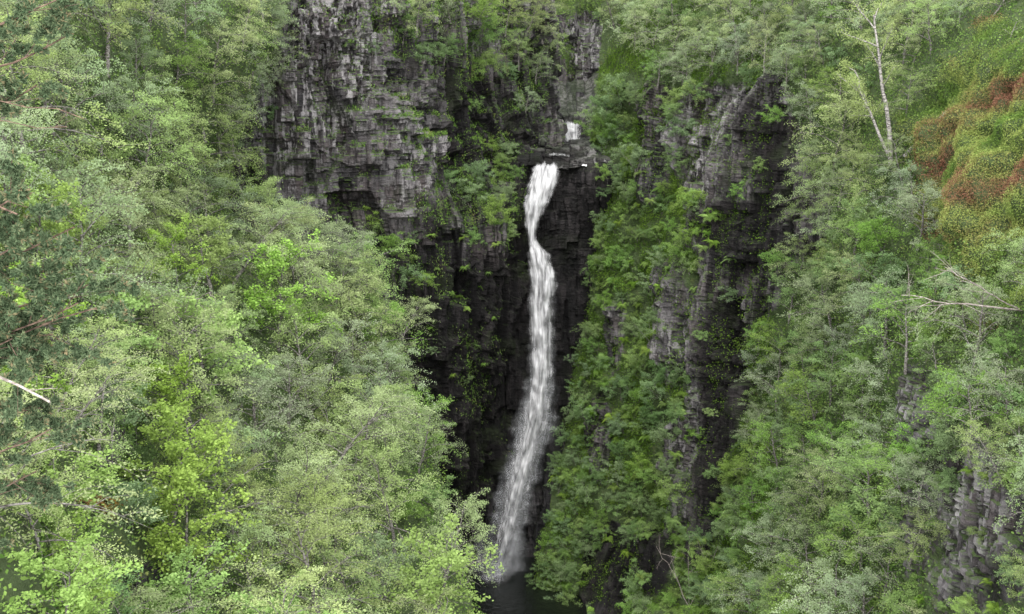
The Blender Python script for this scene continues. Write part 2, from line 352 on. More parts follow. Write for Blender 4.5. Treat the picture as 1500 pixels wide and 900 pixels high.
ctrl = [[(x, y, d) for x, d in zip([c0[y], (c0[y]+950)/2, 950, 1030, 1100, 1180, 1300, 1420, 1560, 1800], DR[y])] for y in DR]
RROCK = [(1085, 205, 95, 100), (1120, 310, 72, 80), (1040, 230, 52, 90), (1050, 520, 50, 200), (1022, 690, 38, 110), (895, 850, 40, 70), (850, 290, 50, 70), (900, 500, 18, 60), (1095, 420, 40, 60), (1345, 610, 32, 80), (1425, 780, 95, 130), (960, 200, 28, 100), (990, 470, 30, 100), (965, 820, 32, 50), (880, 640, 18, 70), (1340, 760, 22, 60)]
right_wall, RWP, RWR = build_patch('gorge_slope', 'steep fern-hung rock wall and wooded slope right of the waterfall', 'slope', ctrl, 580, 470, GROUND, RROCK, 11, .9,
    wet_shade=[(1060, 600, 40, 240), (895, 850, 70, 90), (850, 300, 60, 80), (1090, 330, 60, 80), (1125, 240, 38, 110), (980, 830, 60, 70), (1465, 860, 30, 50)], pale_rock=[(1030, 250, 45, 130), (1075, 150, 60, 80), (1345, 600, 40, 80), (1400, 780, 80, 110), (970, 520, 70, 170), (1012, 600, 26, 220)], mound=[(1455, 250, 110, 185)], near=1230)  # dark ellipses mix damp rock with shade painted low in the gorge
edge = {-200: (430, 106), -60: (420, 98), 60: (390, 92), 200: (330, 88), 330: (330, 86), 430: (525, 87), 530: (570, 82), 660: (615, 74), 800: (650, 64), 960: (690, 54), 1200: (730, 42)}
D0 = {-200: 70, -60: 63, 60: 57, 200: 50, 330: 45, 430: 41, 530: 37, 660: 32, 800: 28, 960: 24, 1200: 19}
DM = {-200: 44, -60: 40, 60: 36, 200: 32, 330: 29, 430: 27, 530: 25, 660: 22, 800: 20, 960: 18, 1200: 15}
ctrl = []
for y in edge:
    ex, ed = edge[y]; row = [(-500, y, DM[y]), (-250, y, (DM[y]+D0[y])/2)]
    for f in (0, .2, .4, .6, .8, 1): row.append((ex*f, y, D0[y]+(ed-D0[y])*f))
    row.append((ex+12, y+70, ed+8)); row.append((ex-10, y+190, ed+20)); ctrl.append(row)
left_slope, LSP, _ = build_patch('gorge_slope', 'steep wooded slope falling into the gorge on the left', 'slope', ctrl, 260, 260, GROUND, [(220, 870, 22, 45), (158, 640, 18, 40)], 21, .5, 1.3)
xs = np.linspace(-420, 420, 120); ys = np.linspace(0, 1, 90)**1.6
X, T_ = np.meshgrid(xs, ys); Y = 158+T_*1300
Z = 4+T_*300*(.6+.4*fbm(X/160, Y/160, 3))+(Y-150)*.12+10*(fbm(X/40, Y/40, 5)-.5)+np.abs(X)*.06
Y = Y+np.abs(X)*-.18
hill = mesh_np('hill', np.stack([X, Y, Z], -1), grid_quads(90, 120), {'rock': X*0, 'blk': X*0, 'wet_shade': X*0, 'pale_rock': X*0}, True)
hl = tag(link('hill', hill, GROUND), 'green wooded hillside rising behind the gorge', 'hill', None, 'structure')
# ------------------------------------------------------------------ water
def water_mat():
    m, nt, N, L = newmat('dark_pool_water')
    b = nd(nt, 'ShaderNodeBsdfPrincipled'); b.inputs['Base Color'].default_value = (.004, .005, .004, 1); b.inputs['Roughness'].default_value = .15
    co = nd(nt, 'ShaderNodeTexCoord').outputs['Object']; bp = nd(nt, 'ShaderNodeBump'); bp.inputs['Strength'].default_value = .6; bp.inputs['Distance'].default_value = .25
    L.new(noise(nt, 1.2, co, 5), bp.inputs['Height']); L.new(bp.outputs[0], b.inputs['Normal'])
    o = nd(nt, 'ShaderNodeOutputMaterial'); L.new(b.outputs[0], o.inputs[0]); return m
ZP = at(735, 838, 109).z
nx = 40; X, Y = np.meshgrid(np.linspace(-22, 8, nx), np.linspace(38, 116, nx))
pool = mesh_np('plunge_pool', np.stack([X, Y, X*0+ZP+.05*fbm(X, Y)], -1), grid_quads(nx, nx), None, True)
tag(link('plunge_pool', pool, water_mat()), 'black plunge pool at the foot of the waterfall', 'pool', None, 'structure')
def foam_mat(name, dens, col=(.54, .54, .55), us=1.9, vs=.2, gain=2.0, lo=.52, soft=.55):
    m, nt, N, L = newmat(name)
    cb = nd(nt, 'ShaderNodeCombineXYZ'); L.new(math_(nt, 'MULTIPLY', attr(nt, 'fu'), us), cb.inputs[0]); L.new(math_(nt, 'MULTIPLY', attr(nt, 'fv'), vs), cb.inputs[1])
    n = noise(nt, 1.0, cb.outputs[0], 7, .72)
    nn = math_(nt, 'MULTIPLY', math_(nt, 'SUBTRACT', n, .5), gain)
    al = math_(nt, 'ADD', nn, attr(nt, 'fa'), True)
    eg = math_(nt, 'MULTIPLY', math_(nt, 'ADD', math_(nt, 'ADD', attr(nt, 'fe'), math_(nt, 'MULTIPLY', nn, soft)), -.15), 1.15, True)
    eg = math_(nt, 'MULTIPLY', eg, math_(nt, 'MULTIPLY', attr(nt, 'fe'), 2.0, True))
    al = math_(nt, 'MULTIPLY', math_(nt, 'MULTIPLY', al, dens, True), eg, True)
    b = nd(nt, 'ShaderNodeBsdfDiffuse'); L.new(ramp(nt, n, [(.32, tuple(c*lo for c in col)), (.6, col)]), b.inputs[0])
    tl = nd(nt, 'ShaderNodeBsdfTranslucent'); tl.inputs[0].default_value = (*col, 1); m2 = nd(nt, 'ShaderNodeMixShader'); m2.inputs[0].default_value = .25
    L.new(b.outputs[0], m2.inputs[1]); L.new(tl.outputs[0], m2.inputs[2])
    t = nd(nt, 'ShaderNodeBsdfTransparent'); mx = nd(nt, 'ShaderNodeMixShader')
    L.new(al, mx.inputs[0]); L.new(t.outputs[0], mx.inputs[1]); L.new(m2.outputs[0], mx.inputs[2])
    o = nd(nt, 'ShaderNodeOutputMaterial'); L.new(mx.outputs[0], o.inputs[0]); return m
FALL = [
 (238, 788, 820, 116.4, 1.1), (250, 779, 818, 115.4, 1.15), (275, 771, 812, 114.6, 1.05), (300, 768, 801, 114.1, .95), (322, 768, 791, 113.8, .88), (350, 771, 786, 113.2, .95), (358, 772, 790, 112.9, 1.0), (368, 771, 805, 112.6, 1.05), (384, 773, 806, 112.4, 1.1), (400, 773, 817, 112.2, 1.0),
 (440, 773, 814, 111.9, .92), (500, 776, 811, 111.6, .88), (560, 774, 810, 111.2, .84), (620, 762, 803, 110.7, .8), (680, 747, 787, 110.2, .75), (740, 734, 769, 109.7, .72), (800, 719, 756, 109.2, .70), (842, 700, 748, 109, .68)]
def fall_sheet(name, grow, doff, a_off, seed, nu=40, nv=460, low=0.0):
    A = np.array(FALL, float); yy = np.linspace(236, 842, nv); I = lambda k: np.interp(yy, A[:, 0], A[:, k])
    sm = lambda v: np.convolve(np.pad(v, 6, 'edge'), np.ones(13)/13, 'valid')
    l, r_, d, al = sm(I(1)), sm(I(2)), sm(I(3)), sm(I(4)); tt = (yy-238)/604; c = (l+r_)/2; w = (r_-l)/2*(grow+low*np.clip(tt-.45, 0, 1)*2)
    wl = w*(1+.75*(fbm(yy/17, yy*0, seed, 4)/.94-.5)); wr = w*(1+.75*(fbm(yy/17, yy*0+9, seed+7, 4)/.94-.5))
    u = np.linspace(-1, 1, nu)[None]; PX = c[:, None]+np.where(u < 0, wl[:, None], wr[:, None])*u; PY = np.repeat(yy[:, None], nu, 1)
    PY = PY+np.clip(1-(yy-236)/12, 0, 1)[:, None]*9*(fbm(PX/7, PX*0, 4, 3)-.3)     # ragged lip
    a_, b_ = (PX-750)/F, (450-PY)/F; dy = CP+SP*b_; dz = -SP+CP*b_
    Dd = d[:, None]+doff-.9*(1-u**2)-1.2*(fbm(PX/7, PY/50, seed, 4)-.5)-.5*(vn(PX/4, PY/12, seed+3)-.5)
    P = np.stack([a_/dy*Dd, Dd, dz/dy*Dd], -1)
    soft = (2.0-1.0*tt)[:, None]
    edge_ = np.clip((1-np.abs(u))*soft, 0, 1)*np.ones((nv, 1))*np.clip((yy-235)/8, 0, 1)[:, None]
    if low: edge_ = edge_*np.clip((tt-.15)*2, 0, 1)[:, None]
    fv = -P[..., 2]; fu = P[..., 0]-P[:, nu//2:nu//2+1, 0]
    fa = al[:, None]*np.ones((1, nu))+a_off+(low*.28*np.clip((tt-.5)*2, 0, 1)[:, None] if low else 0)
    return mesh_np(name, P, grid_quads(nv, nu), {'fu': fu, 'fv': fv+40, 'fa': fa, 'fe': edge_}, True)
tag(link('waterfall', fall_sheet('waterfall', 1.15, 0, -.1, 1), foam_mat('falling_water', 1.0)), 'tall white waterfall plunging down the dark gorge', 'waterfall', None, 'structure')
veil = link('waterfall_veil', fall_sheet('waterfall_veil', 1.45, .7, -.2, 5, low=.8), foam_mat('water_veil', .65, (.52, .53, .55), .8, .12, 1.3, .9)); tag(veil, 'thin spray trailing beside the tall waterfall', 'spray', None, 'structure')
def small_fall(l, r_, y0, y1, D, label, name, seed, fa):
    nu, nv = 24, 40; u, v = np.meshgrid(np.linspace(0, 1, nu), np.linspace(0, 1, nv)); PX = l+(r_-l)*u+9*(fbm(v*3, u*2, seed)-.5); PY = y0+(y1-y0)*v+7*(vn(u*4, v*0, seed+1)-.5)
    Dd = D-.9*v-.9*fbm(PX/6, PY/8, seed); a_, b_ = (PX-750)/F, (450-PY)/F; dy = CP+SP*b_; dz = -SP+CP*b_
    P = np.stack([a_/dy*Dd, Dd, dz/dy*Dd], -1)
    me = mesh_np(name, P, grid_quads(nv, nu), {'fu': P[..., 0]*1.5, 'fv': -P[..., 2]*3, 'fa': u*0+fa, 'fe': np.clip((.5-np.abs(u-.5))*4, 0, 1)*np.clip((.5-np.abs(v-.5))*6, 0, 1)}, True)
    tag(link(name, me, bpy.data.materials['falling_water']), label, 'waterfall', None, 'structure')
small_fall(808, 854, 176, 210, 131.0, 'small white fall above the lip of the waterfall', 'upper_waterfall', 3, .9)
small_fall(800, 850, 223, 237, 120.3, 'thin white run of water just above the lip', 'stream_water', 8, .25)
th, rr = np.meshgrid(np.linspace(0, 2*np.pi, 50), np.linspace(.02, 1, 14)); cpt = at(724, 836, 109)
P = np.stack([cpt.x+rr*2.8*np.cos(th), cpt.y-.6+rr*3.6*np.sin(th), ZP+.12+.3*(1-rr)*fbm(np.cos(th)*3+5, np.sin(th)*3+rr*4, 2)], -1)
tag(link('pool_foam', mesh_np('pool_foam', P, grid_quads(14, 50), {'fu': P[..., 0], 'fv': P[..., 1]*3, 'fa': .75-.5*rr, 'fe': np.clip(1.3-rr*1.3, 0, 1)}, True), foam_mat('foam', .85, (.52, .52, .54))), 'pale foam where the waterfall hits the pool', 'foam', None, 'structure')
MV, MQ, MA = [], [], {'fu': [], 'fv': [], 'fa': [], 'fe': []}; nb = 0
for k in range(14):
    r = np.random.default_rng(k); uu, vv = np.meshgrid(np.linspace(-1, 1, 16), np.linspace(-1, 1, 16)); rad = r.uniform(1.8, 3.8); an = r.uniform(-.7, .7)
    cx_, cy_, cz_ = cpt.x+r.normal(.4, .9), cpt.y-.4+r.normal(0, .9), ZP+rad*r.uniform(.35, .9)
    V = np.stack([cx_+uu*rad*math.cos(an)*.8, cy_+uu*rad*math.sin(an)+.4*np.sin(vv*2+k), cz_+vv*rad], -1)
    MV.append(V.reshape(-1, 3)); MQ.append(grid_quads(16, 16)+nb); nb += 256
    MA['fu'].append(V[..., 0].ravel()); MA['fv'].append(V[..., 2].ravel()*3); MA['fa'].append(np.full(256, .7)); MA['fe'].append(np.clip(1-np.sqrt(uu**2+vv**2), 0, 1).ravel())
tag(link('spray_mist', mesh_np('spray_mist', np.concatenate(MV), np.concatenate(MQ), {k: np.concatenate(v) for k, v in MA.items()}, True), foam_mat('mist', .4, (.52, .53, .55), .5, .15, .8, 1.0)), 'soft mist hanging over the foot of the waterfall', 'mist', None, 'stuff')

# ------------------------------------------------------------------ placing plants on the ground
TERR = [left_slope, right_wall, left_cliff, head_wall, stream_bed, gully]
BV = []
for o in TERR:
    me = o.data; n = len(me.vertices); co = np.empty(n*3, np.float32); me.vertices.foreach_get('co', co); li = np.empty(len(me.loops), np.int32); me.loops.foreach_get('vertex_index', li)
    BV.append((BVHTree.FromPolygons(co.reshape(-1, 3).tolist(), li.reshape(-1, 4).tolist()), o))
def hit(px, py, only=None):
    d = ray(px, py).normalized(); best = None
    for bv, o in BV:
        loc, nr, _, dist = bv.ray_cast(Vector((0, 0, 0)), d)
        if loc is not None and (best is None or dist < best[3]):
            if nr.dot(d) > 0: nr = -nr
            best = (loc, nr, o, dist)
    if best is None or (only is not None and best[2] is not only): return None
    return best
def terr_dist(px, py):
    d2 = ray(px, py).normalized(); m = 1e9
    for bv, o in BV:
        loc = bv.ray_cast(Vector((0, 0, 0)), d2)[0]
        if loc is not None: m = min(m, loc.y)
    return m
PLAN = []
def overlap(p, cx, cy, rx, ry): return ((p['cx']-cx)/(rx+p['rx']*.7))**2+((p['cy']-cy)/(ry+p['ry']*.7))**2 < 1
def plant(key, loc, scale, zone, tilt=(0, 0), keep=False):
    k = KINDS[key]; cx, cy = proj(np.array([loc.x, loc.y, loc.z+k.H*scale*.55]))
    p = dict(key=key, loc=loc.copy(), sc=scale, zone=zone, tilt=tilt, cx=float(cx), cy=float(cy), rx=k.W*scale/loc.y*F, ry=k.H*.5*scale/loc.y*F, keep=keep)
    if zone == 'left' and not keep:     # the open side of the gorge stays clear
        lo = cy > 640
        for f in (-.6, 0, .6):
            if p['cx']+p['rx']*((1.05 if lo else .8) if f == 0 else (.9 if lo else .6)) > np.interp(cy+f*p['ry'], [0, 120, 280, 300, 400, 500, 600, 690, 730, 780, 815, 850, 900], [470, 445, 360, 575, 605, 625, 655, 670, 725, 735, 695, 705, 735])+10: return False
        if overlap(p, 143, 742, 4, 4): return False
    if zone == 'right' and not keep:    # so do the bare rock faces and the pale trunks
        for e in [(1050, 560, 20, 180), (1032, 710, 12, 60), (1100, 230, 46, 60), (1115, 340, 36, 42), (1095, 430, 18, 45), (1425, 800, 50, 85), (1345, 600, 12, 40), (1302, 130, 4, 70), (1455, 250, 75, 130)]:
            if overlap(p, *e): return False
    if zone == 'wall' and not keep and (overlap(p, 1048, 540, 8, 150) or overlap(p, 1020, 690, 6, 60)): return False
    PLAN.append(p); return True
def dart(only, n, spc, xr, yr, choose, zone, keep=None):
    acc = []
    for _ in range(n):
        px, py = random.uniform(*xr), random.uniform(*yr)
        if keep and not keep(px, py): continue
        h = hit(px, py, only)
        if not h: continue
        p = h[0]
        if zone == 'left' and p.y < 25 and px < 200: continue
        key, sc = choose(px, py, p); s_ = spc*(sc**.7)*(.75 if 'shrub' in key else 1)
        if any((p-q).length < (s_+t)*.5 for q, t in acc): continue
        if plant(key, p-Vector((0, 0, .1)), sc, zone, (random.uniform(-.14, .14), random.uniform(-.1, .16 if only is left_slope else .06))): acc.append((p, s_))
def wchoice(d):
    ks = list(d); return random.choices(ks, [d[k] for k in ks])[0]
def ch_left(px, py, p):
    if py < 380: k = wchoice({'birch_tree': 5, 'willow_tree': 4, 'rowan_tree': .4})
    elif px < 330 and py > 560: k = wchoice({'sycamore_tree': 4, 'birch_tree': 3, 'rowan_tree': .6, 'hazel_shrub': .6})
    elif px > 450 and py < 760: k = wchoice({'birch_tree': 4, 'rowan_tree': 2.5, 'willow_tree': 1, 'rowan_shrub': 1})
    else: k = wchoice({'birch_tree': 5, 'willow_tree': 2, 'sycamore_tree': 2, 'rowan_tree': .6})
    sc = random.uniform(.8, 1.35)
    if p.y < 34: sc *= .8
    return k, sc
dart(left_slope, 5500, 3.3, (-60, 745), (-60, 1190), ch_left, 'left')
def in_rock(px, py, L, g=1.0): return any(((px-cx)/(rx*g))**2+((py-cy)/(ry*g))**2 < 1 for cx, cy, rx, ry in L)
def ch_right(px, py, p):
    if py < 330: k = wchoice({'birch_tree': 5, 'willow_tree': 4, 'rowan_tree': .7, 'hazel_shrub': 1})
    else: k = wchoice({'rowan_tree': 4, 'willow_tree': 3, 'birch_tree': 2, 'hazel_shrub': 3, 'rowan_shrub': 1.5})
    sc = random.uniform(.62, 1.15)
    if px > 1330: sc *= .75
    if p.y < 40: sc *= .8
    return k, sc
def keep_r(px, py):
    if in_rock(px, py, RROCK[:6], 1.05): return False
    if in_rock(px, py, [(1450, 240, 120, 210), (1425, 860, 90, 130)]): return False
    return px > 1080 or py < 135
dart(right_wall, 4500, 3.2, (930, 1570), (-60, 1190), ch_right, 'right', keep_r)
def ch_wall(px, py, p): return wchoice({'rowan_shrub': 5, 'hazel_shrub': 4}), random.uniform(.5, 1.0)
def keep_w(px, py): return not in_rock(px, py, RROCK, .97)
dart(right_wall, 1800, 2.4, (800, 1090), (130, 960), ch_wall, 'wall', keep_w)
for key, px, py, sc in [('hazel_shrub', 690, 300, 1.1), ('rowan_shrub', 715, 330, 1.1), ('hazel_shrub', 735, 300, .9), ('hazel_shrub', 660, 270, .7), ('rowan_shrub', 700, 360, .8), ('rowan_shrub', 745, 350, .7), ('rowan_shrub', 720, 225, .8), ('hazel_shrub', 745, 230, .8), ('hazel_shrub', 700, 270, .9), ('rowan_shrub', 725, 270, 1.0), ('rowan_shrub', 735, 245, .8), ('rowan_shrub', 758, 262, .6),
    ('rowan_shrub', 540, 330, 1.1), ('rowan_shrub', 560, 350, 1.0), ('hazel_shrub', 610, 360, .7), ('rowan_shrub', 680, 560, .4), ('hazel_shrub', 640, 520, .5), ('rowan_shrub', 620, 420, .7), ('rowan_shrub', 600, 390, .9), ('rowan_shrub', 580, 370, 1.0), ('hazel_shrub', 590, 420, 1.0),
    ('hazel_shrub', 590, 60, 1.0), ('birch_tree', 610, 50, .8), ('willow_tree', 640, 65, .9), ('rowan_shrub', 705, 70, 1.5), ('rowan_shrub', 690, 110, 1.1), ('birch_tree', 580, 20, .7), ('willow_tree', 660, 30, .9), ('birch_tree', 740, 50, .9), ('willow_tree', 785, 120, .8), ('birch_tree', 790, 100, .9), ('willow_tree', 600, 30, .8), ('birch_tree', 760, 100, .8), ('rowan_shrub', 700, 30, 1.5), ('willow_tree', 770, 165, .6), ('birch_tree', 795, 60, 1.0), ('hazel_shrub', 650, 90, .9), ('hazel_shrub', 735, 120, .8), ('rowan_shrub', 712, 105, 1.2), ('hazel_shrub', 620, 90, .8), ('rowan_shrub', 690, 160, .6), ('rowan_shrub', 520, 70, .5), ('hazel_shrub', 545, 80, .5),
    ('birch_tree', 770, 50, 1.0), ('birch_tree', 435, 0, .8), ('hazel_shrub', 400, 180, .6), ('willow_tree', 375, 170, .8), ('birch_tree', 370, 110, .9), ('birch_tree', 410, 90, .7), ('willow_tree', 400, 60, .9), ('birch_tree', 345, 210, .8), ('willow_tree', 335, 250, .7), ('willow_tree', 335, 300, .7), ('birch_tree', 315, 270, .9), ('birch_tree', 300, 200, 1.1), ('willow_tree', 390, 10, 1.0),
    ('rowan_shrub', 880, 200, 1.0), ('hazel_shrub', 895, 180, 1.3), ('hazel_shrub', 875, 165, .8), ('hazel_shrub', 910, 150, 1.2), ('rowan_shrub', 925, 240, 1.0), ('hazel_shrub', 905, 290, .8), ('hazel_shrub', 885, 225, .9), ('rowan_shrub', 890, 265, .8), ('hazel_shrub', 880, 290, .6),
    ('birch_tree', 900, 40, 1.0), ('willow_tree', 930, 70, 1.0), ('birch_tree', 835, 10, .7), ('birch_tree', 905, 0, 1.0), ('birch_tree', 820, 0, .9), ('willow_tree', 850, 0, .7), ('hazel_shrub', 880, 30, .7),
    ('willow_tree', 1000, 120, .8), ('birch_tree', 1040, 110, .8), ('willow_tree', 1080, 105, .8), ('birch_tree', 1120, 110, .9), ('hazel_shrub', 1060, 130, .8), ('hazel_shrub', 1020, 150, .8), ('willow_tree', 1150, 130, .8), ('hazel_shrub', 1100, 125, .8), ('rowan_shrub', 1140, 180, .6), ('rowan_shrub', 1010, 300, .7), ('rowan_shrub', 1025, 400, .8), ('rowan_shrub', 1010, 360, .7), ('rowan_shrub', 1085, 290, .6), ('rowan_shrub', 1005, 560, .7), ('hazel_shrub', 1065, 440, .6), ('rowan_shrub', 1030, 500, .5), ('rowan_shrub', 1010, 640, .6), ('hazel_shrub', 1050, 700, .7), ('rowan_shrub', 1045, 610, .4), ('hazel_shrub', 1070, 215, .5), ('rowan_shrub', 1110, 250, .5),
    ('rowan_shrub', 808, 810, .9), ('hazel_shrub', 830, 850, 1.0), ('rowan_shrub', 800, 870, .9), ('rowan_shrub', 850, 800, .9), ('hazel_shrub', 815, 895, 1.0), ('rowan_shrub', 845, 890, 1.0), ('hazel_shrub', 825, 780, .8), ('rowan_shrub', 795, 900, .8),
    ('hazel_shrub', 1340, 710, .6), ('rowan_shrub', 1480, 720, .6), ('rowan_shrub', 1330, 880, .6), ('rowan_shrub', 1420, 900, .4), ('hazel_shrub', 1400, 670, .6), ('rowan_tree', 1495, 690, .5), ('hazel_shrub', 1310, 800, .7), ('rowan_shrub', 1440, 790, .35), ('hazel_shrub', 1480, 850, .4), ('rowan_shrub', 1380, 720, .35)]:
    h = hit(px, py)
    if h: plant(key, h[0]-Vector((0, 0, .1)), sc, ('wall' if px < 1090 and py > 270 else 'right') if px > 960 or (px > 785 and py > 700) else 'cliff', keep=True)
for key, px, py, sc in [('sycamore_tree', 15, 395, 1.0), ('sycamore_tree', 90, 400, .8), ('sycamore_tree', -40, 420, 1.0), ('birch_tree', 415, 395, 1.1), ('birch_tree', 470, 420, 1.15), ('willow_tree', 510, 440, 1.1), ('birch_tree', 380, 375, 1.0), ('rowan_tree', 525, 455, 1.2), ('birch_tree', 545, 500, 1.1), ('birch_tree', 440, 430, 1.2), ('rowan_tree', 565, 540, 1.1)]:
    h = hit(px, py, left_slope)
    if h: plant(key, h[0]-Vector((0, 0, .1)), sc, 'left', keep=True)
hb = BVHTree.FromPolygons(*(lambda me: ([tuple(v.co) for v in me.vertices], [tuple(p.vertices) for p in me.polygons]))(hl.data))
for i in range(40):
    px = random.uniform(380, 1150); d = ray(px, random.uniform(-60, 110)).normalized(); loc = hb.ray_cast(Vector((0, 0, 0)), d)[0]
    if loc is not None and loc.length < 420: plant(wchoice({'birch_tree': 5, 'willow_tree': 2, 'rowan_tree': 1}), loc-Vector((0, 0, .2)), random.uniform(1.0, 1.5), 'hill')
# leave out what the photo shows nothing of: outside the frame, behind the ground or buried behind nearer crowns
q = 5; W_, H_ = 1500//q, 900//q; cov = np.zeros((H_, W_), np.int16); gx, gy = np.meshgrid((np.arange(W_)+.5)*q, (np.arange(H_)+.5)*q)
TD = np.array([[terr_dist((i+.5)*20, (j+.5)*20) for i in range(75)] for j in range(45)]); TDb = np.repeat(np.repeat(TD, 4, 0), 4, 1)
ITEMS = []
for p in sorted(PLAN, key=lambda p: p['loc'].y):
    m = ((gx-p['cx'])/p['rx'])**2+((gy-p['cy'])/p['ry'])**2 < 1; n = m.sum()
    if n < 8: continue
    vis = m & (cov < 2) & (TDb > p['loc'].y-2.5)
    if not p['keep'] and vis.sum() < .14*n: continue
    if p['keep'] and vis.sum() < 3: continue
    cov[m] += 1; k = KINDS[p['key']]; sc = p['sc']
    root = bpy.data.objects.new(p['key'], None); COL.objects.link(root); root.empty_display_size = .3
    root.location = p['loc']; root.rotation_euler = (p['tilt'][0], p['tilt'][1], random.uniform(0, 6.28)); root.scale = (sc*random.uniform(.95, 1.15), sc*random.uniform(.95, 1.15), sc*random.uniform(.85, 1.05))
    for nme, me in zip(('trunk', 'branches', 'crown'), random.choice(k.var)):
        c = bpy.data.objects.new(nme, me); COL.objects.link(c); c.parent = root
    ITEMS.append((root, p['key'], 'tall' if sc > 1.12 else ('small' if sc < .82 else ''), p['cx'], p['cy'], p['zone']))
FITEMS = []
def ferns(n, xr, yr, only, keep, spc, zone, s0=.8, s1=1.4):
    acc = []
    for _ in range(n):
        px, py = random.uniform(*xr), random.uniform(*yr)
        if not keep(px, py): continue
        h = hit(px, py, only)
        if not h or any((h[0]-q).length < spc for q in acc): continue
        acc.append(h[0]); o = link('fern', random.choice(FERNS)); o.location = h[0]+h[1]*.05
        n_ = h[1]; o.rotation_euler = Vector((n_.x*.6, n_.y*.6, 1)).to_track_quat('Z', 'Y').to_euler(); s = random.uniform(s0, s1); o.scale = (s, s, s)
        FITEMS.append((o, px, py, zone))
ferns(380, (810, 1090), (250, 895), right_wall, lambda x, y: not in_rock(x, y, RROCK, .8), 1.4, 'wall', .8, 1.3)
ferns(90, (1190, 1480), (650, 895), right_wall, lambda x, y: not in_rock(x, y, RROCK, .6), 1.2, 'right', .4, .7)
ferns(26, (610, 765), (330, 560), left_cliff, lambda x, y: True, 2.0, 'cliff', .5, .8)
for k, (px, py) in enumerate([(128, 738), (142, 742), (156, 746)]):
    h = hit(px, py)
    if h:
        o = link('bracken', BRACK); o.location = h[0]+Vector((0, 0, .1)); o.rotation_euler = (0, .2, k*2.1); o.scale = (.9, .9, .9)
        tag(o, ['leftmost', 'middle', 'rightmost'][k]+' rusty orange bracken clump low on the left slope', 'bracken', 'rusty bracken clumps on the left slope')

# ------------------------------------------------------------------ ground cover nobody could count
def scatter(name, label, cat, P, mask, n, mat, size, lift, seed, up=.6, asp=.6, hang=None, big=None):
    r = np.random.default_rng(seed); nv, nu = P.shape[:2]
    w = mask[:-1, :-1]; A = np.linalg.norm(np.cross(P[1:, :-1]-P[:-1, :-1], P[:-1, 1:]-P[:-1, :-1]), axis=-1)*w
    A = A.ravel()/A.sum(); idx = r.choice(len(A), n, p=A); i, j = idx//(nu-1), idx % (nu-1)
    f, g = r.uniform(0, 1, (2, n, 1))
    C = P[i, j]*(1-f)*(1-g)+P[i+1, j]*f*(1-g)+P[i, j+1]*(1-f)*g+P[i+1, j+1]*f*g
    Nn = normals(P)[i, j]
    nzv = fbm(C[:, 0]/1.5+C[:, 1]/2.1, C[:, 2]/1.5, seed, 3)
    C = C+Nn*(r.uniform(0, 1, (n, 1))*lift*(nzv*1.6)[:, None])+np.array([0, 0, 1])*r.uniform(0, lift*.5, (n, 1))
    tint = np.clip(r.uniform(0, .6, n)+(nzv-.45)*1.1, 0, 1)
    if big: tint = np.clip(r.uniform(-.12, .12, n)+np.clip((fbm(C[:, 0]/big+C[:, 1]/(big*1.3), C[:, 2]/big, seed+5, 4)/.94-.28)*1.8, 0, 1), 0, 1)
    ax = None if hang is None else np.tile(np.array(hang, float), (n, 1))
    V, Q, T = leaves(C, size, r, up, asp, ax, tint)
    return tag(link(name, mesh_np(name, V, Q, {'tint': T}), mat), label, cat, None, 'stuff')
px, py = proj(LSP); inv = ((px > -60) & (px < 760) & (py > -60) & (py < 980)).astype(float)
scatter('undergrowth', 'low leafy undergrowth between the trees of the left slope', 'undergrowth', LSP, inv, 90000, LM['under'], .19, .8, 1)
px, py = proj(RWP); inv = ((px > 780) & (px < 1560) & (py > -60) & (py < 980))
hm = ell(px, py, [(1455, 250, 110, 185)], fbm(px/40, py/40, 9))*inv
cl = fbm(px/22, py/30, 17, 4)/.94
m = inv*(1-RWR)*(1-hm)
scatter('undergrowth', 'low leafy undergrowth on the right slope under its trees', 'undergrowth', RWP, m*(px > 1090), 90000, LM['under'], .15, .7, 2)
m2 = inv*(px <= 1130)*np.clip((cl-.40)*5, 0.05, 1)*np.where(RWR > .5, .17, 1)
scatter('wall_plants', 'hanging ferns and leaves covering the rock wall right of the waterfall', 'wall plants', RWP, m2, 140000, LM['fern'], .16, .7, 3, .6, .5)
scatter('heather', 'green and rusty heather on the steep bank at the upper right edge', 'heather', RWP, hm, 140000, LM['heather'], .09, .4, 4, 1.0, .55, None, 2.4)
px, py = proj(GUP); m = (1-GUR)*((px > 740) & (px < 1000) & (py > -60) & (py < 230))
scatter('undergrowth', 'leafy growth covering the head of the gully above the upper fall', 'undergrowth', GUP, m+.001, 30000, LM['fern'], .24, 1.2, 12)
n_ = normals(LCP); px, py = proj(LCP); led = np.clip((n_[..., 2]-.35)*3, 0, 1)
vz = np.clip((fbm(px/45, py/60, 33, 4)/.94-.47)*6, 0, 1)
low = ell(px, py, [(700, 300, 55, 60), (650, 300, 35, 35), (620, 390, 35, 60), (690, 540, 30, 60), (730, 230, 40, 40), (640, 20, 120, 60), (760, 60, 60, 110), (700, 100, 30, 60), (600, 450, 30, 120)], fbm(px/25, py/25, 5))
mk = (led*(.2+vz)*np.where(py > 330, .25, 1)+low*.8*np.where(py > 330, .5, 1)*np.clip((fbm(px/14, py/18, 35, 4)/.94-.37)*6, 0, 1))*((px > 330) & (px < 800) & (py > -60) & (py < 860))
scatter('ledge_grass', 'tufts of grass and moss along the ledges of the left cliff', 'grass', LCP, mk, 70000, LM['grass'], .22, .5, 6, .4, .28, (0, -.4, -.6))
